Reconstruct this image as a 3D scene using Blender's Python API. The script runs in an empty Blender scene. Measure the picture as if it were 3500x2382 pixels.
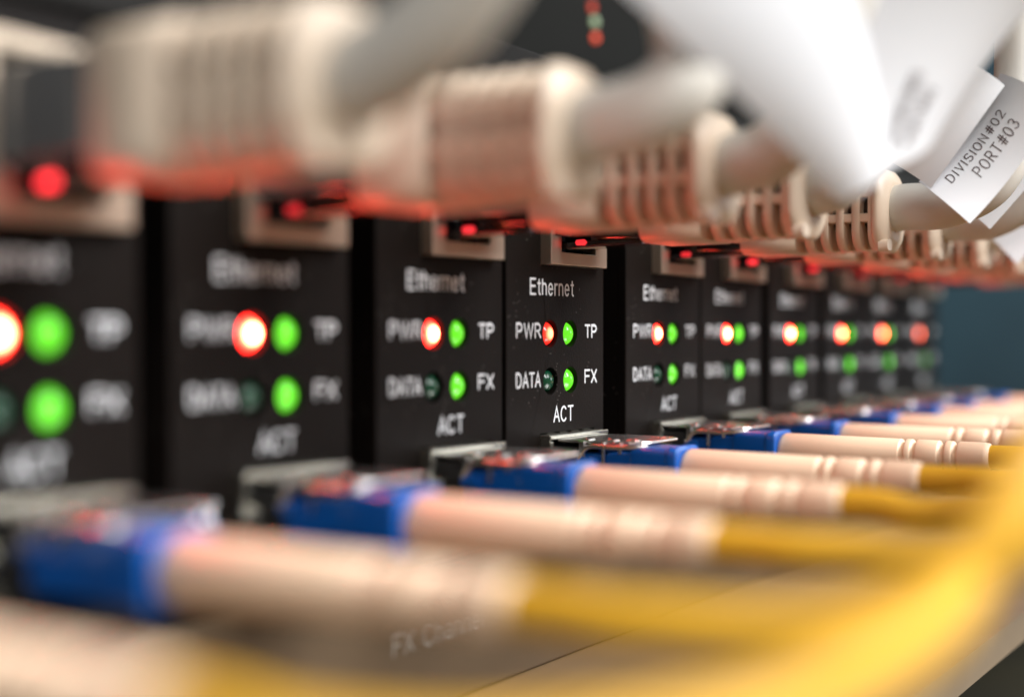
import bpy, bmesh, math, random
from mathutils import Vector, Matrix

# ------------------------------------------------------------------ camera, world, lights
random.seed(7)
MM = 0.001                      # everything below is written in millimetres
S = bpy.context.scene
COL = S.collection
TH = math.radians(33.7)         # angle between the view axis and the row of modules
CAMX, CAMY = -62.9, -83.5

cam_data = bpy.data.cameras.new('camera')
cam = bpy.data.objects.new('camera', cam_data)
COL.objects.link(cam)
cam.location = (CAMX * MM, CAMY * MM, 0)
cam.rotation_euler = (math.radians(90 - 0.65), 0, -(math.pi / 2 - TH))
cam_data.sensor_width = 36
cam_data.lens = 46.1
cam_data.clip_start = 0.004
cam_data.clip_end = 20
cam_data.dof.use_dof = True
cam_data.dof.focus_distance = 0.161
cam_data.dof.aperture_fstop = 8.4
S.camera = cam

W = bpy.data.worlds.new('World')
S.world = W
W.use_nodes = True
bg = W.node_tree.nodes['Background']
bg.inputs[0].default_value = (0.80, 0.86, 1.0, 1)
bg.inputs[1].default_value = 0.07

def area(name, loc, target, size, power, color):
    d = bpy.data.lights.new(name, 'AREA')
    d.shape = 'RECTANGLE'
    d.size, d.size_y = size[0] * MM, size[1] * MM
    d.energy = power
    d.color = color
    o = bpy.data.objects.new(name, d)
    COL.objects.link(o)
    o.location = Vector(loc) * MM
    v = (Vector(target) - Vector(loc))
    o.rotation_euler = v.to_track_quat('-Z', 'Y').to_euler()
    return o

area('room_light', (150, -450, 380), (120, -40, 0), (420, 320), 8.0, (0.96, 0.97, 0.98))
area('side_light', (-260, -330, 260), (90, -30, 10), (200, 200), 0.5, (1.0, 0.84, 0.70))
area('near_light', (-190, -170, 110), (0, -25, 5), (110, 110), 0.2, (0.86, 0.94, 1.0))
area('aisle_light', (520, -260, 160), (150, -20, 0), (260, 260), 0.9, (0.9, 0.95, 1.0))

S.view_settings.view_transform = 'Standard'
S.view_settings.look = 'None'
S.view_settings.exposure = 0.22
S.view_settings.gamma = 1
S.cycles.use_denoising = True
S.cycles.denoiser = 'OPENIMAGEDENOISE'
S.cycles.denoising_input_passes = 'RGB_ALBEDO_NORMAL'
S.cycles.sample_clamp_indirect = 6
S.cycles.max_bounces = 8
S.cycles.caustics_reflective = False
S.cycles.caustics_refractive = False

# ------------------------------------------------------------------ materials
def mat(name, color, rough=0.5, metal=0.0, emit=None, strength=1.0, vary=0.0, vscale=300.0,
        bump=0.0, bscale=2000.0, trans=0.0, sss=0.0, coat=0.0, color2=None, spec=None, aniso=None):
    m = bpy.data.materials.new(name)
    m.use_nodes = True
    nt = m.node_tree
    p = nt.nodes['Principled BSDF']
    p.inputs['Base Color'].default_value = (*color, 1)
    p.inputs['Roughness'].default_value = rough
    p.inputs['Metallic'].default_value = metal
    if spec is not None: p.inputs['Specular IOR Level'].default_value = spec
    if trans: p.inputs['Transmission Weight'].default_value = trans
    if sss:
        p.inputs['Subsurface Weight'].default_value = sss
        p.inputs['Subsurface Radius'].default_value = (0.0015, 0.0008, 0.0005)
        p.inputs['Subsurface Scale'].default_value = 1.0
    if coat:
        p.inputs['Coat Weight'].default_value = coat
        p.inputs['Coat Roughness'].default_value = 0.08
    if emit:
        p.inputs['Emission Color'].default_value = (*emit, 1)
        p.inputs['Emission Strength'].default_value = strength
    if vary or bump or color2:
        tc = nt.nodes.new('ShaderNodeTexCoord')
        mp = nt.nodes.new('ShaderNodeMapping')
        if aniso: mp.inputs['Scale'].default_value = aniso
        nt.links.new(tc.outputs['Object'], mp.inputs['Vector'])
    if vary or color2:
        n = nt.nodes.new('ShaderNodeTexNoise')
        n.inputs['Scale'].default_value = vscale
        n.inputs['Detail'].default_value = 4
        nt.links.new(mp.outputs[0], n.inputs['Vector'])
        r = nt.nodes.new('ShaderNodeValToRGB')
        c2 = color2 or tuple(c * (1 - vary) for c in color)
        r.color_ramp.elements[0].position = 0.35
        r.color_ramp.elements[1].position = 0.65
        r.color_ramp.elements[0].color = (*c2, 1)
        r.color_ramp.elements[1].color = (*color, 1)
        nt.links.new(n.outputs['Fac'], r.inputs[0])
        nt.links.new(r.outputs[0], p.inputs['Base Color'])
    if bump:
        n2 = nt.nodes.new('ShaderNodeTexNoise')
        n2.inputs['Scale'].default_value = bscale
        n2.inputs['Detail'].default_value = 3
        nt.links.new(mp.outputs[0], n2.inputs['Vector'])
        b = nt.nodes.new('ShaderNodeBump')
        b.inputs['Strength'].default_value = bump
        b.inputs['Distance'].default_value = 0.0001
        nt.links.new(n2.outputs['Fac'], b.inputs['Height'])
        nt.links.new(b.outputs[0], p.inputs['Normal'])
    return m

def panel_mat(name, base, rough):
    """powder-coated black sheet: fine orange-peel bump and sparse pale dust specks"""
    m = mat(name, base, rough, bump=0.35, bscale=3500, spec=0.12)
    nt = m.node_tree
    p = nt.nodes['Principled BSDF']
    tc = nt.nodes.new('ShaderNodeTexCoord')
    v = nt.nodes.new('ShaderNodeTexVoronoi')
    v.inputs['Scale'].default_value = 1500
    nt.links.new(tc.outputs['Object'], v.inputs['Vector'])
    lt = nt.nodes.new('ShaderNodeMath'); lt.operation = 'LESS_THAN'
    lt.inputs[1].default_value = 0.13
    nt.links.new(v.outputs['Distance'], lt.inputs[0])
    n = nt.nodes.new('ShaderNodeTexNoise'); n.inputs['Scale'].default_value = 220
    nt.links.new(tc.outputs['Object'], n.inputs['Vector'])
    gt = nt.nodes.new('ShaderNodeMath'); gt.operation = 'GREATER_THAN'; gt.inputs[1].default_value = 0.56
    nt.links.new(n.outputs['Fac'], gt.inputs[0])
    mu = nt.nodes.new('ShaderNodeMath'); mu.operation = 'MULTIPLY'
    nt.links.new(lt.outputs[0], mu.inputs[0]); nt.links.new(gt.outputs[0], mu.inputs[1])
    mx = nt.nodes.new('ShaderNodeMix'); mx.data_type = 'RGBA'
    mx.inputs[6].default_value = (*base, 1)
    mx.inputs[7].default_value = (0.13, 0.12, 0.105, 1)
    nt.links.new(mu.outputs[0], mx.inputs[0])
    nt.links.new(mx.outputs[2], p.inputs['Base Color'])
    return m

M = {}
M['panel'] = panel_mat('black_powder_coat', (0.007, 0.005, 0.004), 0.48)
M['black'] = mat('black_plastic', (0.012, 0.012, 0.012), 0.5)
M['chassis'] = panel_mat('chassis_black', (0.010, 0.009, 0.008), 0.6)
M['ink'] = mat('white_ink', (0.90, 0.92, 0.94), 0.5)
M['jack'] = mat('nickel_shield', (0.66, 0.54, 0.42), 0.36, metal=0.85, bump=0.12, bscale=1200, aniso=(0.15, 1, 1))
M['cage'] = mat('cage_metal', (0.56, 0.54, 0.46), 0.26, metal=0.95, bump=0.2, bscale=900)
M['chrome'] = mat('chrome', (0.80, 0.77, 0.74), 0.27, metal=1.0)
M['boot'] = mat('beige_boot', (0.74, 0.60, 0.46), 0.42, vary=0.1, vscale=120, bump=0.15, bscale=1500)
M['greycable'] = mat('grey_cable', (0.62, 0.59, 0.53), 0.38, vary=0.06, vscale=90, bump=0.08, bscale=900)
M['clear'] = mat('milky_plug', (0.2, 0.2, 0.2), 0.2, trans=0.45, coat=0.4)
M['clip'] = mat('smoky_clip', (0.02, 0.02, 0.022), 0.14, coat=0.6)
M['gold'] = mat('contact_gold', (0.8, 0.55, 0.2), 0.3, metal=1)
M['blue'] = mat('blue_connector', (0.002, 0.095, 0.42), 0.3, coat=0.3, vary=0.1, vscale=200)
M['fibreboot'] = mat('cream_boot', (0.86, 0.62, 0.43), 0.42, vary=0.05, vscale=150, bump=0.1, bscale=1200)
M['yellow'] = mat('yellow_jacket', (0.70, 0.375, 0.022), 0.46, spec=0.35, vary=0.08, vscale=120)
M['paper'] = mat('label_paper', (0.68, 0.69, 0.71), 0.55, bump=0.1, bscale=500, spec=0.3)
M['print'] = mat('printed_text', (0.05, 0.022, 0.02), 0.6)
M['tray'] = mat('tray_enamel', (0.29, 0.18, 0.085), 0.6, color2=(0.20, 0.125, 0.06), vscale=60, bump=0.1, bscale=700, aniso=(0.1, 1, 1))
M['lip'] = mat('lip_enamel', (0.26, 0.19, 0.12), 0.5, vary=0.2, vscale=70)
M['wall'] = mat('cabinet_wall', (0.035, 0.085, 0.11), 0.6, color2=(0.02, 0.045, 0.06), vscale=9)
M['off'] = mat('unlit_green_lens', (0.004, 0.07, 0.03), 0.22, coat=0.25)
M['holder'] = mat('lamp_holder', (0.006, 0.007, 0.006), 0.6)

def led_green(k):
    return mat('green_lamp_%d' % round(k * 100), (0.02, 0.20, 0.01), 0.2, emit=(0.15, 0.80, 0.022), strength=k, coat=0.4)
def led_red(k, cx=None, core=0.35):
    m = mat('red_lamp_%d' % round(k * 100), (0.4, 0.02, 0.01), 0.2, emit=(1.0, 0.12, 0.042), strength=k, coat=0.3)
    if cx is not None:      # the die glows hot in the middle of the tinted lens
        nt = m.node_tree; p = nt.nodes['Principled BSDF']
        tc = nt.nodes.new('ShaderNodeTexCoord')
        mp = nt.nodes.new('ShaderNodeMapping'); mp.inputs['Location'].default_value = (-cx * MM, 0, 0); mp.inputs['Scale'].default_value = (1, 0, 1)
        nt.links.new(tc.outputs['Object'], mp.inputs['Vector'])
        ln = nt.nodes.new('ShaderNodeVectorMath'); ln.operation = 'LENGTH'
        nt.links.new(mp.outputs[0], ln.inputs[0])
        mr = nt.nodes.new('ShaderNodeMapRange')
        mr.inputs['From Min'].default_value = core * MM; mr.inputs['From Max'].default_value = 1.45 * MM
        nt.links.new(ln.outputs['Value'], mr.inputs['Value'])
        cr = nt.nodes.new('ShaderNodeValToRGB')
        cr.color_ramp.elements[0].color = (1, 0.16, 0.07, 1); cr.color_ramp.elements[1].color = (0.16, 0.0012, 0.0014, 1)
        e = cr.color_ramp.elements.new(0.5); e.color = (0.22, 0.008, 0.004, 1)
        nt.links.new(mr.outputs[0], cr.inputs[0])
        nt.links.new(cr.outputs[0], p.inputs['Emission Color'])
    return m
M['ledring'] = mat('red_lens_rim', (0.5, 0.01, 0.01), 0.3, emit=(1.0, 0.02, 0.01), strength=0.7)

# ------------------------------------------------------------------ mesh helpers
class MB:
    def __init__(s):
        s.v, s.f, s.sm = [], [], []
    def add(s, vs, fs, smooth=False):
        k = len(s.v)
        s.v += [tuple(v) for v in vs]
        s.f += [tuple(i + k for i in f) for f in fs]
        s.sm += [smooth] * len(fs)
    def box(s, x0, x1, w0, w1, z0, z1):
        """w is the distance out from the face of the row (towards -Y)"""
        y0, y1 = -w1, -w0
        vs = [(x0, y0, z0), (x1, y0, z0), (x1, y1, z0), (x0, y1, z0), (x0, y0, z1), (x1, y0, z1), (x1, y1, z1), (x0, y1, z1)]
        s.add(vs, [(0, 3, 2, 1), (4, 5, 6, 7), (0, 1, 5, 4), (1, 2, 6, 5), (2, 3, 7, 6), (3, 0, 4, 7)])
    def loft(s, secs, n=4, smooth=True, close=True):
        """secs: (w, xc, zc, hx, hz, r) rounded rectangles standing across the w axis"""
        loops = []
        for (w, xc, zc, hx, hz, r) in secs:
            r = min(r, hx * .999, hz * .999)
            L = []
            for (sx, sz, a0) in ((1, 1, 0), (-1, 1, 90), (-1, -1, 180), (1, -1, 270)):
                for k in range(n + 1):
                    a = math.radians(a0 + 90 * k / n)
                    L.append((xc + sx * (hx - r) + r * math.cos(a), -w, zc + sz * (hz - r) + r * math.sin(a)))
            loops.append(L)
        m = len(loops[0])
        vs = [v for L in loops for v in L]
        fs = []
        for i in range(len(loops) - 1):
            for j in range(m):
                a, b = i * m + j, i * m + (j + 1) % m
                fs.append((a, b, b + m, a + m))
        s.add(vs, fs, smooth)
        if close:
            s.add(loops[0], [tuple(range(m))]); s.add(loops[-1], [tuple(reversed(range(m)))])
    def lathe(s, prof, xc, zc, n=28):
        """prof: (w, radius[, dz]) turned about the w axis"""
        vs, fs = [], []
        for pr in prof:
            dz = pr[2] if len(pr) > 2 else 0
            for k in range(n):
                a = 2 * math.pi * k / n
                vs.append((xc + pr[1] * math.cos(a), -pr[0], zc + dz + pr[1] * math.sin(a)))
        for i in range(len(prof) - 1):
            for k in range(n):
                a, b = i * n + k, i * n + (k + 1) % n
                fs.append((a, b, b + n, a + n))
        s.add(vs, fs, True)
        s.add(vs[:n], [tuple(range(n))]); s.add(vs[-n:], [tuple(reversed(range(n)))])
    def tube(s, pts, r, n=18):
        pts = [Vector(p) for p in pts]
        vs, fs = [], []
        up = Vector((0, 0, 1))
        for i, p in enumerate(pts):
            t = (pts[min(i + 1, len(pts) - 1)] - pts[max(i - 1, 0)]).normalized()
            if abs(t.dot(up)) > .97: u = Vector((1, 0, 0))
            else: u = up
            a = t.cross(u).normalized(); b = a.cross(t).normalized()
            if i and (a.dot(pa) < 0): a, b = -a, -b
            pa = a
            for k in range(n):
                q = 2 * math.pi * k / n
                vs.append(p + a * (r * math.cos(q)) + b * (r * math.sin(q)))
        for i in range(len(pts) - 1):
            for k in range(n):
                c, d = i * n + k, i * n + (k + 1) % n
                fs.append((c, d, d + n, c + n))
        s.add(vs, fs, True)
        s.add(vs[:n], [tuple(range(n))]); s.add(vs[-n:], [tuple(reversed(range(n)))])
    def build(s, name, m, parent=None, bevel=0.0):
        me = bpy.data.meshes.new(name)
        me.from_pydata([(v[0] * MM, v[1] * MM, v[2] * MM) for v in s.v], [], s.f)
        bm = bmesh.new(); bm.from_mesh(me)
        bmesh.ops.recalc_face_normals(bm, faces=bm.faces)
        bm.to_mesh(me); bm.free()
        me.polygons.foreach_set('use_smooth', s.sm)
        me.materials.append(m)
        o = bpy.data.objects.new(name, me)
        COL.objects.link(o)
        if parent: o.parent = parent
        if bevel:
            b = o.modifiers.new('bevel', 'BEVEL')
            b.width = bevel * MM; b.segments = 2; b.limit_method = 'ANGLE'
        return o

def spline(ctrl, n=14):
    """Catmull-Rom through the control points"""
    c = [Vector(p) for p in ctrl]
    c = [c[0] * 2 - c[1]] + c + [c[-1] * 2 - c[-2]]
    out = []
    for i in range(1, len(c) - 2):
        p0, p1, p2, p3 = c[i - 1:i + 3]
        for k in range(n):
            t = k / n
            out.append(0.5 * ((2 * p1) + (p2 - p0) * t + (2 * p0 - 5 * p1 + 4 * p2 - p3) * t * t + (3 * p1 - p0 - 3 * p2 + p3) * t ** 3))
    out.append(c[-2])
    return out

def empty(name, loc, label, cat, group=None):
    o = bpy.data.objects.new(name, None)
    o.empty_display_size = 0.005
    COL.objects.link(o)
    o.location = Vector(loc) * MM
    tag(o, label, cat, group)
    return o

def tag(o, label, cat, group=None):
    o['label'] = label; o['category'] = cat
    if group: o['group'] = group

def copy_tree(o, parent=None):
    c = o.copy(); COL.objects.link(c)
    if parent: c.parent = parent
    for ch in list(o.children): copy_tree(ch, c)
    return c

def eval_mesh(o):
    dg = bpy.context.evaluated_depsgraph_get()
    dg.update()
    return bpy.data.meshes.new_from_object(o.evaluated_get(dg))

# single-stroke letters: each glyph is (advance, [polyline, ...]) on a grid whose capitals are 1 high
def arc(cx, cy, rx, ry, a0, a1, n=10):
    return [(cx + rx * math.cos(math.radians(a0 + (a1 - a0) * k / n)), cy + ry * math.sin(math.radians(a0 + (a1 - a0) * k / n))) for k in range(n + 1)]
GL = {
    'E': (.62, [[(.5, 1), (0, 1), (0, 0), (.52, 0)], [(0, .53), (.47, .53)]]),
    'F': (.58, [[(.5, 1), (0, 1), (0, 0)], [(0, .52), (.44, .52)]]),
    'P': (.64, [[(0, 0), (0, 1), (.3, 1)] + arc(.3, .73, .22, .27, 90, -90) + [(0, .46)]]),
    'R': (.68, [[(0, 0), (0, 1), (.3, 1)] + arc(.3, .74, .22, .26, 90, -90) + [(0, .48)], [(.28, .48), (.57, 0)]]),
    'D': (.70, [[(0, 0), (0, 1), (.24, 1)] + arc(.24, .5, .33, .5, 90, -90) + [(0, 0)]]),
    'W': (1.0, [[(0, 1), (.22, 0), (.45, 1), (.68, 0), (.9, 1)]]),
    'T': (.60, [[(-.03, 1), (.53, 1)], [(.25, 1), (.25, 0)]]),
    'A': (.66, [[(-.03, 0), (.27, 1), (.57, 0)], [(.08, .34), (.46, .34)]]),
    'X': (.62, [[(0, 1), (.54, 0)], [(.54, 1), (0, 0)]]),
    'C': (.70, [arc(.3, .5, .31, .5, 42, 318, 18)]),
    'O': (.74, [arc(.31, .5, .31, .5, 90, 450, 24)]),
    'S': (.64, [arc(.27, .75, .25, .25, 25, 250, 12) + arc(.27, .25, .27, .25, 75, -155, 12)]),
    'N': (.70, [[(0, 0), (0, 1), (.54, 0), (.54, 1)]]),
    'V': (.64, [[(0, 1), (.28, 0), (.56, 1)]]),
    'I': (.22, [[(.05, 0), (.05, 1)]]),
    '#': (.74, [[(.2, 0), (.32, 1)], [(.42, 0), (.54, 1)], [(.04, .66), (.66, .66)], [(0, .34), (.62, .34)]]),
    '0': (.64, [arc(.26, .5, .26, .5, 90, 450, 24)]),
    '2': (.62, [arc(.25, .74, .25, .26, 165, -30, 10) + [(0, 0), (.52, 0)]]),
    '3': (.62, [arc(.24, .76, .24, .24, 150, -75, 9), arc(.24, .27, .27, .27, 85, -150, 10)]),
    '4': (.62, [[(.38, 0), (.38, 1), (0, .32), (.53, .32)]]),
    '5': (.62, [[(.47, 1), (.07, 1), (.03, .52)] + arc(.24, .31, .27, .31, 110, -150, 10)]),
    't': (.34, [[(.12, .96), (.12, .15)] + arc(.24, .14, .12, .14, 180, 275, 4), [(-.02, .72), (.26, .72)]]),
    'h': (.52, [[(0, 1), (0, 0)], [(0, .45)] + arc(.2, .5, .2, .23, 150, 0, 7) + [(.4, 0)]]),
    'e': (.54, [[(.0, .38), (.42, .38)] + arc(.21, .36, .21, .37, 4, 318, 16)]),
    'r': (.32, [[(0, .73), (0, 0)], [(0, .45)] + arc(.2, .5, .2, .22, 165, 72, 5)]),
    'n': (.52, [[(0, .73), (0, 0)], [(0, .45)] + arc(.2, .5, .2, .23, 150, 0, 7) + [(.4, 0)]]),
    'a': (.52, [arc(.21, .56, .19, .17, 160, 0, 7) + [(.4, 0)], arc(.19, .2, .19, .2, 60, 330, 10)]),
    'l': (.18, [[(.03, 1), (.03, 0)]]),
    ' ': (.35, []),
}
def strokes(body, gap=0.10):
    out, x = [], 0.0
    for ch_ in body:
        adv, st = GL[ch_]
        for L in st: out.append([(x + px, py) for px, py in L])
        x += adv + gap
    xs = [p[0] for L in out for p in L]
    return out, min(xs), max(xs)

def ribbons(k, body, place, thick, gap=0.10):
    """place(s, t) -> (point, width axis, up axis, normal) maps the unit text box; flat raised strokes with rounded ends"""
    L_, x0, x1 = strokes(body, gap)
    for n_, L in enumerate(L_):
        q = [place((x - x0) / (x1 - x0), y) for x, y in L]
        pts = [a[0] for a in q]; nr = q[0][3]
        m_ = len(pts); cross = []
        for i in range(m_):
            t = (pts[min(i + 1, m_ - 1)] - pts[max(i - 1, 0)])
            if 0 < i < m_ - 1:
                d1 = (pts[i] - pts[i - 1]).normalized(); d2 = (pts[i + 1] - pts[i]).normalized()
                t = d1 + d2
                sc = 1 / max(.45, math.sqrt(max(0.0, (1 + d1.dot(d2)) / 2)))
            else: sc = 1
            cross.append(t.normalized().cross(nr).normalized() * (thick / 2 * sc))
        off = nr * (0.0015 * (n_ % 5))       # strokes that cross sit a hair apart
        d0 = (pts[0] - pts[1]).normalized() * thick * .4; d9 = (pts[-1] - pts[-2]).normalized() * thick * .4
        a = [pts[0] + d0 + cross[0] * .55] + [p + c for p, c in zip(pts, cross)] + [pts[-1] + d9 + cross[-1] * .55]
        b = [pts[0] + d0 - cross[0] * .55] + [p - c for p, c in zip(pts, cross)] + [pts[-1] + d9 - cross[-1] * .55]
        N = len(a)
        k.add([p + off for p in a + b], [(i, i + 1, N + i + 1, N + i) for i in range(N - 1)])

def lettering(body, xc, zc, width, height, parent, w=0.03, thick=0.27, m='ink', name='lettering'):
    k = MB()
    def place(s_, t_):
        return (Vector((xc + (s_ - .5) * (width - thick), -w, zc + (t_ - .5) * (height - thick))), None, None, Vector((0, -1, 0)))
    ribbons(k, body, place, thick, 0.13)
    return k.build(name, M[m], parent)

def cut_sheet(name, outer, holes, thick, m, parent, w_front=0.0):
    """sheet in the XZ plane with its front at w_front; outer and holes are lists of (x, z)"""
    cu = bpy.data.curves.new('c', 'CURVE'); cu.dimensions = '2D'; cu.fill_mode = 'BOTH'
    cu.extrude = thick / 2
    for L in [outer] + holes:
        sp = cu.splines.new('POLY'); sp.points.add(len(L) - 1); sp.use_cyclic_u = True
        for i, (x, z) in enumerate(L): sp.points[i].co = (x, z, 0, 1)
    t = bpy.data.objects.new('c', cu); COL.objects.link(t)
    me = eval_mesh(t)
    k = MB()
    k.add([(v.co.x, -(w_front - thick / 2 + v.co.z), v.co.y) for v in me.vertices], [tuple(p.vertices) for p in me.polygons])
    bpy.data.objects.remove(t); bpy.data.curves.remove(cu); bpy.data.meshes.remove(me)
    # weld in millimetres
    me2 = bpy.data.meshes.new(name)
    me2.from_pydata(k.v, [], k.f)
    bm = bmesh.new(); bm.from_mesh(me2)
    bmesh.ops.remove_doubles(bm, verts=bm.verts, dist=0.001)
    bmesh.ops.recalc_face_normals(bm, faces=bm.faces)
    bmesh.ops.scale(bm, vec=(MM, MM, MM), verts=bm.verts)
    bm.to_mesh(me2); bm.free()
    me2.materials.append(m)
    o = bpy.data.objects.new(name, me2); COL.objects.link(o); o.parent = parent
    b = o.modifiers.new('bevel', 'BEVEL'); b.width = 0.1 * MM; b.segments = 2; b.limit_method = 'ANGLE'; b.angle_limit = math.radians(50)
    return o

def circ(x, z, r, n=40):
    return [(x + r * math.cos(2 * math.pi * k / n), z + r * math.sin(2 * math.pi * k / n)) for k in range(n)]
def rect(x0, x1, z0, z1):
    return [(x0, z0), (x1, z0), (x1, z1), (x0, z1)]

# ------------------------------------------------------------------ the setting
def structure(o): o['kind'] = 'structure'; return o
k = MB(); k.box(0, 20, -500, 900, -400, 500)
fl_ = MB(); fl_.box(-700, 555, -200, 900, -92, -75)
structure(fl_.build('floor', mat('dark_floor', (0.035, 0.028, 0.01), 0.6, color2=(0.015, 0.012, 0.006), vscale=14)))
wl = k.build('wall', M['wall']); wl.location = (0.56, 0, 0); structure(wl)

# ------------------------------------------------------------------ chassis and tray
UX = {-1: -24.5, 0: 0.0, 1: 25.6, 2: 52.1, 3: 75.2, 4: 103.5, 5: 126.3, 6: 151.8, 7: 176.8, 8: 200.2, 9: 225.0}
ch = empty('rack_chassis', (0, 0, -40), 'black rack chassis holding the whole row of converter modules', 'rack chassis')
def inchassis(o): o.location = (0, 0, 0.04); return o
k = MB(); k.box(-60, 236.5, -12, -4.2, -39.6, 33)
inchassis(k.build('back_plate', M['black'], ch))
k = MB(); k.box(-60, 236.5, -8, 0.4, 24.6, 33.0)
inchassis(k.build('top_rail', M['chassis'], ch, 0.4))
k = MB(); k.box(-60, 236.5, -4, -0.6, -39.8, -24.6)
inchassis(k.build('lower_bezel', mat('bronze_bezel', (0.12, 0.08, 0.045), 0.5, vary=0.2, vscale=50, bump=0.2, bscale=2500), ch, 0.3))
M['greyink'] = mat('dim_grey_ink', (0.32, 0.29, 0.25), 0.6)  # darker grey than the module lettering
inchassis(lettering('FX Channel', 49.3, -31.9, 16.0, 2.2, ch, w=-0.57, m='greyink', thick=0.24))

up = empty('upper_rack_panel', (0, 40, 33), 'dark panel set back above the row with tiny red and pale green status lamps', 'rack panel')
k = MB(); k.box(-60, 420, -50, -40.3, 28, 160)
o = k.build('face_plate', mat('matt_black', (0.008, 0.008, 0.007), 0.85, spec=0.1), up, 0.3); o.location = (0, -0.04, -0.033)
for (x, z, r, m_) in ((149.3, 60.7, 0.8, led_red(0.45)), (150.3, 58.2, 1.0, mat('pale_green_lamp', (0.25, 0.32, 0.2), 0.3, emit=(0.22, 0.3, 0.15), strength=0.6)), (150.6, 55.3, 0.8, led_red(1.0))):
    k = MB(); k.lathe([(-40.6, r), (-39.9, r), (-39.7, r * .8), (-39.55, r * .4), (-39.5, 0.02)], x, z, 20)
    o = k.build('indicator_lamp', m_, up); o.location = (0, -0.04, -0.033)

tr = empty('cable_tray', (0, 0, -42), 'brown enamelled tray with a pale raised front lip under the yellow cords', 'cable tray')
k = MB(); k.box(-60, 400, -4.5, 31.5, -41.4, -39.9)
o = k.build('tray_floor', M['tray'], tr, 0.2); o.location = (0, 0, 0.042)
k = MB(); k.loft([(31.6, 170, -41.0, 230, 2.0, 0.9), (41.5, 170, -41.0, 230, 2.0, 0.9)])
o = k.build('front_lip', M['lip'], tr, 0.4); o.location = (0, 0, 0.042)

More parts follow.
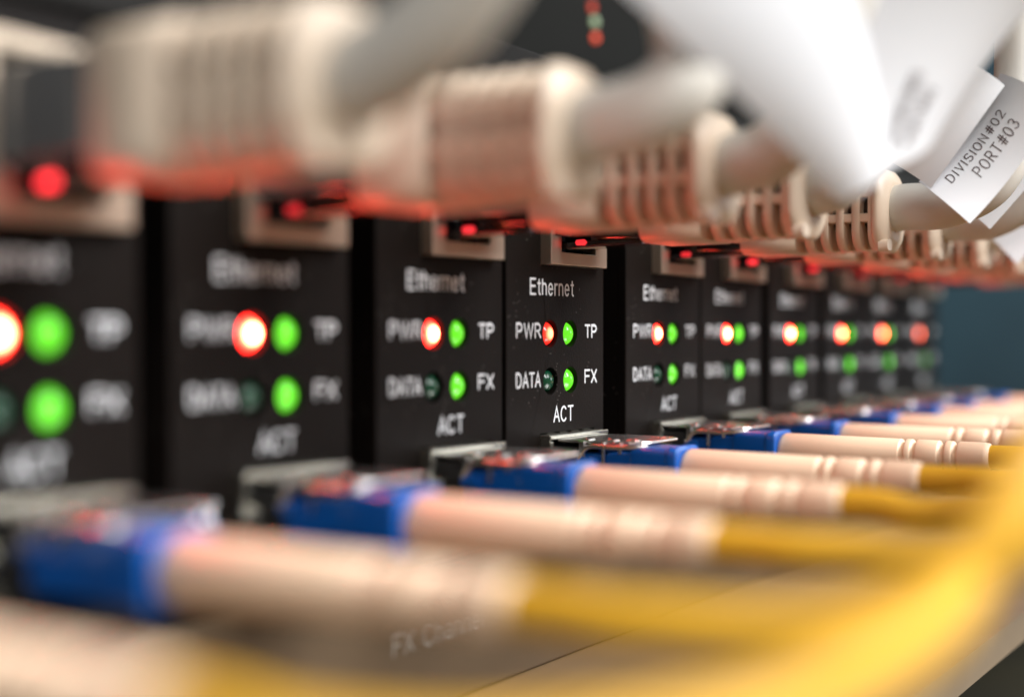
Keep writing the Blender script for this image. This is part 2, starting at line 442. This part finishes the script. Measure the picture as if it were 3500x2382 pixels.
# ------------------------------------------------------------------ one converter module
LEDR = 1.62
def make_module():
    r = empty('converter_module', (0, 0, 0), '', 'converter module', 'converter modules in the rack row')
    holes = [circ(0, 0, LEDR), circ(-4.6, 0, LEDR), circ(0.1, -5.7, LEDR), circ(-4.55, -5.7, LEDR),
             rect(-6.6, 6.35, 8.6, 21.3), rect(-6.9, 5.9, -22.0, -11.9)]
    cut_sheet('face_plate', rect(-14.1, 8.2, -24, 24), holes, 1.2, M['panel'], r)
    # folded side walls of the sheet body behind the plate
    k = MB(); k.box(-14.1, -13.3, -4.1, -1.25, -24, 24); k.box(7.4, 8.2, -4.1, -1.25, -24, 24)
    k.build('body_shell', M['panel'], r)
    # indicator lamps: recessed domes
    def lamp(x, z, m_, lit):
        q = MB()
        prof = [(-3.4, 1.47), (-1.15, 1.47)] + [(-1.15 + 1.3 * math.sin(a), 1.47 * math.cos(a)) for a in [math.radians(d) for d in range(10, 90, 10)]] + [(0.15, 0.01)]
        q.lathe(prof, x, z, 32)
        o = q.build('indicator_lamp', m_, r)
        return o
    pw = lamp(-4.6, 0, M['off'], 1); pw['slot'] = 'pwr'
    tp = lamp(0, 0, M['off'], 1); tp['slot'] = 'tp'
    da = lamp(-4.55, -5.7, M['off'], 0); da['slot'] = 'data'
    fx = lamp(0.1, -5.7, M['off'], 1); fx['slot'] = 'fx'
    for x, z in ((-4.6, 0), (0, 0), (-4.55, -5.7), (0.1, -5.7)):
        q = MB()
        n = 32; vs = []; fs = []
        for i, (w, rr) in enumerate([(-1.2, 1.72), (-3.5, 1.72)]):
            for j in range(n):
                a = 2 * math.pi * j / n; vs.append((x + rr * math.cos(a), -w, z + rr * math.sin(a)))
        for j in range(n): fs.append((j, (j + 1) % n, n + (j + 1) % n, n + j))
        q.add(vs, fs, True)
        q.build('lamp_holder', M['holder'], r)
    # lettering
    lettering('Ethernet', -4.15, 5.55, 10.0, 2.05, r)
    lettering('PWR', -9.4, 0.35, 5.4, 1.85, r)
    lettering('TP', 4.95, 0.3, 3.0, 1.75, r)
    lettering('DATA', -9.45, -5.45, 5.4, 1.85, r)
    lettering('FX', 4.95, -5.35, 3.1, 1.8, r)
    lettering('ACT', -1.6, -9.75, 4.7, 2.0, r)
    lettering('RX', -10.6, -15.4, 3.2, 2.2, r, thick=0.42)
    # shielded RJ45 jack
    T = [(-4.4, 9.75), (3.7, 9.75), (3.7, 11.6), (5.7, 11.6), (5.7, 20.4), (-5.9, 20.4), (-5.9, 11.6), (-4.4, 11.6)]
    j = cut_sheet('network_jack', rect(-6.75, 6.5, 8.2, 21.6), [T], 1.9, M['jack'], r, w_front=1.5)
    q = MB()
    q.box(-6.3, 6.1, -14, -13.5, 9, 21); q.box(-6.5, -6.0, -13.5, -0.4, 9, 21); q.box(5.8, 6.3, -13.5, -0.4, 9, 21)
    q.box(-6.0, 5.8, -13.5, -0.4, 8.9, 9.4); q.box(-6.0, 5.8, -13.5, -0.4, 20.6, 21.1)
    q.build('jack_housing', M['black'], j)
    q = MB()
    for c in range(3): q.box(-5.85, -4.6, 0.5 + 0.02 * c, 0.7 + .02 * c, 11.8 + c * .5, 12.0 + c * .5)
    q.build('ground_spring', M['jack'], j)
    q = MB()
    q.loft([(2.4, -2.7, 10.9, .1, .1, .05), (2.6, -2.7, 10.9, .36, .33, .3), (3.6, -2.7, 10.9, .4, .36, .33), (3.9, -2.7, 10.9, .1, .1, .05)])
    q.build('link_lamp', mat('red_link_lamp', (.3, .01, .01), .2, emit=(1, .035, .045), strength=2.0), j)  # added glowing bead, imitates the red reflection in the plug clip
    # transceiver cage with folded, slotted mouth
    q = MB()
    q.box(-6.9, 5.9, -2.0, 1.4, -12.4, -12.05); q.box(-6.9, 5.9, -2.0, 1.4, -22.0, -21.6)
    q.box(-6.9, -6.4, -2.0, 1.4, -21.6, -12.4); q.box(5.4, 5.9, -2.0, 1.4, -21.6, -12.4)
    cg = q.build('transceiver_cage', M['cage'], r, 0.08)
    q = MB()
    for xx in (-5.2, -2.4, 0.4, 3.2):
        q.add([(xx, 0.3, -12.0), (xx + 1.6, 0.3, -12.0), (xx + 1.9, -1.9, -12.75), (xx + .3, -1.9, -12.75),
               (xx, 0.3, -11.85), (xx + 1.6, 0.3, -11.85), (xx + 1.9, -1.9, -12.6), (xx + .3, -1.9, -12.6)],
              [(0, 1, 2, 3), (4, 7, 6, 5), (0, 4, 5, 1), (1, 5, 6, 2), (2, 6, 7, 3), (3, 7, 4, 0)])
    q.box(-7.3, 6.3, 1.45, 1.8, -12.5, -12.08)     # turned-out top lip
    q.box(-7.4, -6.75, 1.45, 1.85, -21.9, -12.8)
    q.box(5.75, 6.4, 1.45, 1.85, -21.9, -12.8)
    for zz in (-15.6, -18.4):
        q.loft([(1.5, -7.1, zz, .35, .8, .3), (3.2, -7.05, zz, .2, .7, .18)])
    q.build('spring_fingers', M['cage'], cg, 0.06)
    return r

# ------------------------------------------------------------------ one optical transceiver
def make_transceiver():
    r = empty('optical_transceiver', (0, 0, 0), '', 'optical transceiver', 'optical transceivers plugged in the row')
    k = MB(); k.box(-6.1, 5.2, -1.5, 4.6, -21.3, -13.3)
    k.build('nose', M['black'], r, 0.25)
    # chrome lid plate, sloping a little down, its far corners rounded, with an upturned edge
    def slab(pts, z0, z1, drop, th):
        q = MB()
        n = len(pts)
        top = [(x, -w, z0 - drop * w) for x, w in pts]; bot = [(x, -w, z0 - th - drop * w) for x, w in pts]
        q.add(top + bot, [tuple(range(n)), tuple(reversed(range(n, 2 * n)))] + [(i, (i + 1) % n, n + (i + 1) % n, n + i) for i in range(n)])
        return q
    pts = [(-5.9, 1.9), (-6.0, 9.6), (-5.6, 11.3), (-4.9, 12.6), (-3.9, 13.2), (3.0, 13.2), (4.0, 12.6), (4.7, 11.3), (5.0, 9.6), (4.9, 1.9)]
    q = slab(pts, -12.5, 0, -0.005, 0.3)
    lid = q.build('latch_lid', M['chrome'], r, 0.1)
    q = MB()
    q.box(-6.3, -5.95, 5.0, 5.7, -14.6, -12.6); q.box(-6.3, -5.95, 8.0, 8.4, -15.0, -12.6); q.box(-6.3, -5.95, 10.2, 10.6, -13.8, -12.55)
    q.build('lid_tab', M['chrome'], lid, 0.08)
    q = MB()
    q.tube(spline([(-6.25, -4.9, -14.6), (-6.3, -6.0, -13.3), (-6.25, -7.6, -13.05), (-6.2, -9.6, -13.1), (-6.1, -11.6, -12.95), (-5.6, -12.9, -12.9), (-4.9, -13.1, -12.9)], 6), 0.28, 10)
    q.build('bail_wire', M['chrome'], r)
    q = MB()
    for xx, ww in ((-4.9, 5.4), (-4.6, 8.6), (-3.6, 10.8)):
        q.lathe([(0, .01), (0, .01)], 0, 0, 3) if False else q.loft([(ww - .55, xx, -12.48, .7, .12, .1), (ww, xx, -12.42, .7, .26, .2), (ww + .55, xx, -12.48, .7, .12, .1)])
    q.build('embossed_rib', M['chrome'], lid)
    k = MB(); k.box(4.5, 5.0, 4.65, 9.5, -20.5, -12.9); k.box(-5.5, 4.4, 4.65, 8.0, -21.0, -19.4); k.box(-0.6, 4.4, 4.65, 10.5, -19.2, -12.95)
    k.build('receptacle', M['black'], r, 0.1)
    return r

# ------------------------------------------------------------------ fibre cord parts (connector and boot); cord path differs per unit
FX0 = -3.4       # x of the connector axis
def make_fibre():
    r = empty('fibre_patch_cord', (0, 0, 0), '', 'fibre patch cord', 'yellow fibre patch cords')
    z = -15.45
    k = MB()
    k.loft([(4.7, FX0, z - .55, 2.2, 2.0, .4), (11.6, FX0, z - .55, 2.2, 2.0, .4)])
    k.loft([(8.6, FX0, z + .2, 2.45, 1.5, .3), (11.6, FX0, z + .3, 2.5, 1.6, .3)])
    k.loft([(11.6, FX0, z, 2.65, 2.35, .7), (12.2, FX0, z, 2.85, 2.55, .8), (16.2, FX0, z, 2.85, 2.55, .8), (16.4, FX0, z, 3.0, 2.7, .9), (17.6, FX0, z, 3.05, 2.75, 1.0), (17.7, FX0, z, 2.6, 2.4, 1.0)])
    c = k.build('connector', M['blue'], r, 0.12)
    k = MB()
    k.loft([(6.6, FX0, z + 1.7, 1.1, .2, .1), (9.0, FX0, z + 1.9, 1.1, .22, .1), (11.7, FX0, z + 2.2, 1.0, .22, .1)])
    k.loft([(4.75, FX0 - 2.3, z + .5, .7, .6, .2), (6.6, FX0 - 2.3, z + .5, .75, .6, .2)])
    k.build('release_tab', M['blue'], c)
    # tapered boot with two pairs of grooves near its tail
    def rad(w): return 2.42 - (w - 17.6) / 26.4 * 0.72
    prof = [(17.5, 1.9, 0), (17.6, 2.2, 0), (18.2, 2.42, 0)]
    for (g, gw) in ((33.6, .32), (35.0, .32), (38.4, .42), (40.0, .32)):
        prof += [(g - gw - .12, rad(g), 0), (g - gw, rad(g) - .05, 0), (g - gw + .06, rad(g) - .42, 0), (g + gw - .06, rad(g) - .42, 0), (g + gw, rad(g) - .05, 0), (g + gw + .12, rad(g), 0)]
    prof += [(43.3, rad(43.3), 0), (43.9, rad(44) - .1, 0), (44.05, rad(44) - .35, 0), (44.06, 1.0, 0)]
    prof = [(w, rr, (w - 17.6) / 26.4 * 0.65) for (w, rr, _) in prof]
    k = MB(); k.lathe(prof, FX0, z, 36)
    k.build('strain_relief_boot', M['fibreboot'], r)
    return r

# ------------------------------------------------------------------ network cord parts
ZB = 15.5
def make_network():
    r = empty('network_cable', (0, 0, 0), '', 'network cable', 'grey network cables')
    k = MB()
    k.loft([(-1.5, -0.1, 15.6, 5.3, 3.6, .4), (8.5, -0.1, 15.6, 5.3, 3.6, .4), (12.6, -0.1, 15.6, 4.9, 3.5, .4)])
    p = k.build('plug', M['clear'], r)
    k = MB()
    for i in range(8): k.box(-4.2 + i * 1.02 - .15, -4.2 + i * 1.02 + .15, -1.6, -.2, 17.5, 19.25)
    k.build('contact', M['gold'], p)
    k = MB()
    k.loft([(-1.2, -0.3, 10.9, 3.0, .45, .15), (1.5, -0.3, 10.5, 3.0, .45, .2), (3.0, -0.3, 10.7, 2.2, .4, .2), (8.0, -0.3, 10.9, 1.9, .4, .2), (12.6, -0.3, 11.1, 1.9, .4, .2)])
    k.loft([(5.2, -0.3, 11.7, 3.6, .5, .3), (12.4, -0.3, 11.6, 3.9, .6, .3)])
    k.build('latch_clip', M['clip'], r)
    # boot: plain block, cage of ribs with two rows of openings per side, flared end
    k = MB()
    def S5(w, hx, hz, rr, dz=0): return (w, -0.6, ZB + dz, hx * .87, hz, rr)
    k.loft([S5(12.25, 5.3, 4.9, 1.3), S5(12.5, 5.55, 5.1, 1.4), S5(19.85, 5.55, 5.1, 1.6), S5(19.9, 5.4, 5.0, 1.6)], n=6)
    ws = [(21.15, 22.3), (23.25, 24.3), (25.3, 26.3), (27.3, 28.35)]
    for i, (a, b) in enumerate(ws):
        hx = 5.5 - .1 * i; hz = 5.1 - .04 * i
        k.loft([S5(a, hx - .12, hz - .12, 2.4), S5(a + .12, hx, hz, 2.5), S5(b - .12, hx, hz, 2.5), S5(b, hx - .12, hz - .12, 2.4)], n=6)
    k.loft([S5(29.35, 5.0, 4.85, 2.4), S5(30.0, 5.1, 4.95, 2.6), S5(30.1, 5.1, 4.95, 2.6)], n=6)
    k.loft([S5(29.9, 5.3, 5.0, 3.0), S5(30.15, 5.75, 5.25, 3.3), S5(30.8, 5.65, 5.2, 3.5), S5(31.4, 4.9, 4.7, 3.8), S5(31.6, 3.8, 3.7, 3.2)], n=8)
    for z0, z1, hx in ((14.0, 15.1, 5.42), (17.1, 18.2, 5.3)):
        k.loft([(19.8, -.6, (z0 + z1) / 2, hx * .87, (z1 - z0) / 2, .2), (29.5, -.6, (z0 + z1) / 2, (hx - .45) * .87, (z1 - z0) / 2, .2)], smooth=False)
    k.loft([(19.8, -.6, ZB, 1.0, 5.0, .2), (29.5, -.6, ZB, 1.0, 4.85, .2)], smooth=False)
    k.loft([(30.6, -3.7, 11.0, 1.1, .8, .6), (31.7, -3.5, 11.1, .95, .7, .55)])
    k.build('strain_relief_boot', M['boot'], r)
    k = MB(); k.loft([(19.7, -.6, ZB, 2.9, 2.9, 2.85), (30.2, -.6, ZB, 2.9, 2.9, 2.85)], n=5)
    k.build('shaded_core', mat('painted_slot_shade', (0.06, 0.045, 0.035), 0.7), r)  # core coloured near black to paint shade into the rib slots
    return r

mod0, sfp0, fib0, net0 = make_module(), make_transceiver(), make_fibre(), make_network()

who = {
    -1: 'nearest the camera, outside the left edge',
    0: 'leftmost', 1: 'second from the left', 2: 'third from the left',
    3: 'fourth from the left', 4: 'fifth from the left', 5: 'sixth from the left', 6: 'seventh from the left',
    7: 'eighth from the left', 8: 'ninth from the left', 9: 'farthest at the right end'}
lab_mod = {0: 'leftmost black converter module, strongly blurred, red lamp cut by the picture edge',
    1: 'second black converter module from the left, wide dark gaps on both sides',
    2: 'third black converter module from the left, softly blurred, touching the sharp one',
    3: 'black converter module with razor sharp Ethernet and PWR lettering, in focus',
    4: 'black converter module just right of the sharp one, past a dark gap',
    5: 'sixth black converter module from the left, blurred, red and green lamps touching',
    6: 'seventh black converter module from the left, unreadable lettering, white hot red lamp',
    7: 'eighth black converter module from the left, orange cored red lamp',
    8: 'ninth black converter module from the left, amber lamp beside a dim green one',
    9: 'farthest black converter module at the end of the row, with a flat red lamp'}
RED = {0: 90, 1: 90, 2: 70, 3: 8, 4: 60, 5: 90, 6: 90, 7: 60, 8: 40, 9: 12.0}
GRN = {0: 1.3, 1: 1.25, 2: 1.0, 3: .95, 4: 1.15, 5: 1.7, 6: 1.5, 7: 1.7, 8: 1.4, 9: .5}
WARM = {}
for u in range(0, 10):
    r = mod0 if u == 0 else copy_tree(mod0)
    r.location = (UX[u] * MM, 0, 0)
    r['label'] = lab_mod[u]
    mr, mg = led_red(RED[u], -4.6), led_green(GRN[u])
    for c in r.children:
        s = c.get('slot')
        if s in ('pwr', 'tp', 'fx'):
            c.material_slots[0].link = 'OBJECT'
            c.material_slots[0].material = mr if s == 'pwr' else mg
            if u == 9 and s == 'tp': c.material_slots[0].material = M['off']
            c['label'] = 'lit red power lamp' if s == 'pwr' else 'lit green lamp'
        elif s == 'data': c['label'] = 'unlit dark green lamp'
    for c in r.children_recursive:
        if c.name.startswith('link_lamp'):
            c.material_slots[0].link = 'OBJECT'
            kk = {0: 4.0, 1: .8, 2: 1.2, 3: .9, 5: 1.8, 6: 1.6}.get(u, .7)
            c.material_slots[0].material = mat('link_lamp_%d' % u, (.3, .01, .01), .2, emit=(1, .035, .045), strength=kk)  # strength of the painted clip reflection differs per unit
    # the beam the power lamp throws
    d = bpy.data.lights.new('power_lamp_beam', 'SPOT')
    d.energy = {0: .013, 1: .009, 2: .006, 3: .005, 4: .004, 5: .005, 6: .007}.get(u, .011); d.color = (1, 0.045, 0.03); d.spot_size = math.radians(165); d.spot_blend = 1; d.shadow_soft_size = 0.0012
    L = bpy.data.objects.new('power_lamp_beam', d); COL.objects.link(L)
    L.location = ((UX[u] - 4.6) * MM, -0.0012, 0.0); L.rotation_euler = (math.radians(90), 0, 0)
    L.rotation_euler = Vector((0, -1, 0.15)).to_track_quat('-Z', 'Y').to_euler()
for o in bpy.data.objects:
    if 'slot' in o: del o['slot']

# ------------------------------------------------------------------ transceivers and cords
ordn = ['first', 'second', 'third', 'fourth', 'fifth', 'sixth', 'seventh', 'eighth', 'ninth', 'tenth', 'eleventh']
near = {0: 'the leftmost module, strongly blurred', 1: 'the second module from the left', 2: 'the third module from the left', 3: 'the one sharp module',
        4: 'the module just right of the sharp one', 5: 'the sixth module from the left', 6: 'the seventh module from the left',
        7: 'the eighth module from the left', 8: 'the ninth module from the left', 9: 'the farthest module'}
for u in range(0, 10):
    r = sfp0 if u == 0 else copy_tree(sfp0)
    r.location = (UX[u] * MM, 0, 0)
    r['label'] = 'shiny metal lidded transceiver plugged low in ' + near[u]

fibs = [fib0] + [copy_tree(fib0) for _ in range(10)]
for i, u in enumerate(range(-1, 10)):
    r = fibs[i]
    r.location = (UX[u] * MM, 0, 0)
    if u < 0: r['label'] = 'yellow cord with cream boot crossing the bottom left corner, nearest the camera'
    else: r['label'] = 'yellow cord with cream boot plugged in ' + near[u]
    rnd = random.Random(u + 5)
    lay = (i * 5) % 7
    wz = 63 + (lay % 3) * 2.6; zz = -7.5 - (lay // 3) * 3.0 - rnd.random()
    x0 = FX0
    pts = [(x0, -43, -14.82), (x0, -47, -14.75), (x0 + .2, -52, -14.9 + rnd.uniform(-.3, .3)), (x0 + 3.0, -wz + 3.2, -15.0 + (zz + 15) * .3),
           (x0 + 9, -wz, -15.2 + (zz + 15.2) * .8), (x0 + 20, -wz - .5, zz), (x0 + 45, -wz - .5 + rnd.uniform(-.8, .8), zz), (x0 + 90, -wz, zz + .4)]
    if u <= 1:
        e = (1 - u) * 25 + UX[u] * 0        # cords of the nearest modules climb as they turn away
        if u < 0:
            pts = pts[:2] + [(x0 + .5, -51, -15.2), (x0 + 5, -57, -15.6), (x0 + 13, -63, -15), (x0 + 25, -66, -13.6), (x0 + 37, -66, -10.8), (x0 + 55, -65, -7), (x0 + 95, -63, -2), (x0 + 190, -60, 0)]
        f = {-1: .55, 0: .95, 1: .95}[u]
        a0 = {-1: 22, 0: 0, 1: -22}[u]
        zb = -10.5 + lay % 3
        if u >= 0: pts = pts[:3] + [(x0 + 3.5, -62, -14.2), (x0 + 11, -68 - lay % 3, zb), (x0 + 22, -70 - lay % 3, zb + 4.5 * f),
               (x0 + 36, -70 - lay % 3, zb + 12 * f), (x0 + 60, -69, zb + 24 * f), (x0 + 100, -64, zb + 26)]
    else:
        pts += [(x0 + 140, -wz - 1, zz + 1), (x0 + 320 - i * 24, -wz - 2, zz)]
    k = MB(); k.tube(spline(pts, 10), 1.4, 16)
    k.build('cord', M['yellow'], r)

nets = [net0] + [copy_tree(net0) for _ in range(9)]
for i, u in enumerate(range(0, 10)):
    r = nets[i]
    r.location = (UX[u] * MM, 0, 0)
    if u == 4: r['label'] = 'grey cable with the sharp slotted beige boot, holding the port flag in focus'
    else: r['label'] = 'grey cable with beige ribbed boot in the jack of ' + near[u]
    rnd = random.Random(u + 50)
    dx = rnd.uniform(-1, 1)
    r1, r2 = {-1: (3, 9), 0: (3.0, 9.0), 1: (1.5, 4.2), 2: (1.4, 5.5), 4: (.6, 3.2), 5: (.7, 4.2)}.get(u, (1.4, 6.0))
    ln_ = {3: -5.5, 2: -2}.get(u, 0)
    wo = {3: 40.5, 2: 42}.get(u, 44)
    pts = [(0, -30, ZB + .1), (0, -33, ZB + .5), (.2, -wo + 6, ZB + r1), (.6 + dx * .3 + ln_ * .3, -wo + 1, ZB + r2), (1.2 + dx + ln_ * .7, -wo - 1.5, ZB + r2 + 7),
           (2 + dx + ln_, -wo - 2, ZB + 24), (3 + dx + ln_, -wo - 2, ZB + 46), (4 + dx + ln_, -wo - 2, ZB + 80)]
    if u == 0: r.location.y = 0.0015
    if u == 1:
        pts = pts[:3] + [(1.8, -40, ZB + 4.6), (6, -37, ZB + 11), (11, -32.5, ZB + 22), (13, -31, ZB + 46), (13, -30, ZB + 80)]
    pts = [(p[0] - .6, p[1], p[2]) for p in pts]
    k = MB(); k.tube(spline(pts, 10), 2.95, 24)
    k.build('cable', M['greycable'], r)

# ------------------------------------------------------------------ paper flags folded round the network cables
def P(x, y, Z):
    X = (x - 1162) / 2977 * Z
    return Vector((CAMX + X * math.sin(TH) + Z * math.cos(TH), CAMY + Z * math.sin(TH) - X * math.cos(TH), -(y - 757) / 2977 * Z))

def flag(parent, name, c00, c10, c11, c01, bulge=(0, 0), texts=(), ink=0.14, nu=20, nv=12, m='paper'):
    """curved sheet of paper; u runs c00->c10, v runs c00->c01; bulge along its normal (u-bow, v-bow) in mm"""
    c = [P(*q) for q in (c00, c10, c11, c01)]
    nrm = (c[1] - c[0]).cross(c[3] - c[0]).normalized()
    camp = Vector((CAMX, CAMY, 0))
    if nrm.dot(camp - c[0]) < 0: nrm = -nrm
    def Sf(u, v, off=0.0):
        p = (c[0] * (1 - u) + c[1] * u) * (1 - v) + (c[3] * (1 - u) + c[2] * u) * v
        return p + nrm * (bulge[0] * 4 * u * (1 - u) + bulge[1] * 4 * v * (1 - v) + off)
    k = MB()
    top = [Sf(i / nu, j / nv) for i in range(nu + 1) for j in range(nv + 1)]
    bot = [Sf(i / nu, j / nv, -0.09) for i in range(nu + 1) for j in range(nv + 1)]
    n1 = nv + 1; N = len(top); fs = []
    for i in range(nu):
        for j in range(nv):
            a = i * n1 + j
            fs.append((a, a + n1, a + n1 + 1, a + 1)); fs.append((N + a, N + a + 1, N + a + n1 + 1, N + a + n1))
    for i in range(nu):
        for j in (0, nv):
            a = i * n1 + j; fs.append((a, a + n1, N + a + n1, N + a))
    for j in range(nv):
        for i in (0, nu):
            a = i * n1 + j; fs.append((a, a + 1, N + a + 1, N + a))
    nf = nu * nv * 2
    k.add(top + bot, fs[:nf], True)
    k.add(top + bot, fs[nf:], False)
    o = k.build(name, M[m], parent)
    for (body, u0, u1, v0, v1) in texts:
        q = MB()
        def place(s_, t_):
            u, v = u0 + (u1 - u0) * s_, v0 + (v1 - v0) * t_
            return (Sf(u, v, 0.04), None, None, nrm)
        ribbons(q, body, place, ink, 0.2)
        q.build('printed_line', M['print'], o)
    return o

G = 'paper flags on the network cables'
def fl(label):
    return empty('paper_flag', (0, 0, 0), label, 'paper label', G)

f4 = fl('white flag in focus reading PORT#03, wrapped on the sharp grey cable')
flag(f4, 'text_leaf', (2084, 413, 158.6), (2268, 168, 157), (2400, 235, 151), (2200, 507, 153), (-1.3, 1.1),
     [('PORT#03', .30, .75, .72, .56), ('DIVISION#02', .14, .76, .46, .32)])
flag(f4, 'folded_leaf', (1996, 356, 157), (2203, 146, 150), (2278, 196, 153), (2112, 428, 155.5), (.5, -1.0))

f2 = fl('large blurred white flag hanging over the boots left of the focused flag')
flag(f2, 'front_leaf', (1375, -60, 89), (1905, 456, 109), (2020, 368, 113), (1890, -150, 98), (.8, 1.0))
f3 = fl('big bluish white flag at the top, with two blurred printed lines')
flag(f3, 'front_leaf', (1880, 405, 109.5), (2050, -140, 104), (2420, -70, 120), (2115, 330, 120), (-.8, 1.4),
     [('DIVISION#02', .10, .44, .40, .33), ('PORT#02', .10, .36, .56, .48)], ink=0.2)
flag(f3, 'rear_leaf', (1830, 330, 116), (2020, -60, 118), (2180, 0, 120), (1960, 420, 119), (-.5, -.8))

f5 = fl('pale pink lit flag behind the focused one, faint PORT printing')
flag(f5, 'text_leaf', (2150, 440, 173), (2330, 210, 171), (2440, 290, 166), (2246, 520, 169), (-.4, .6),
     [('PORT#04', .28, .80, .72, .56)])
f6 = fl('lowest blurred flag tip at the right edge, above the far red boots')
flag(f6, 'text_leaf', (2210, 500, 193), (2380, 300, 191), (2470, 400, 186), (2308, 600, 188), (-.4, .6), [('PORT#05', .28, .8, .72, .56)])
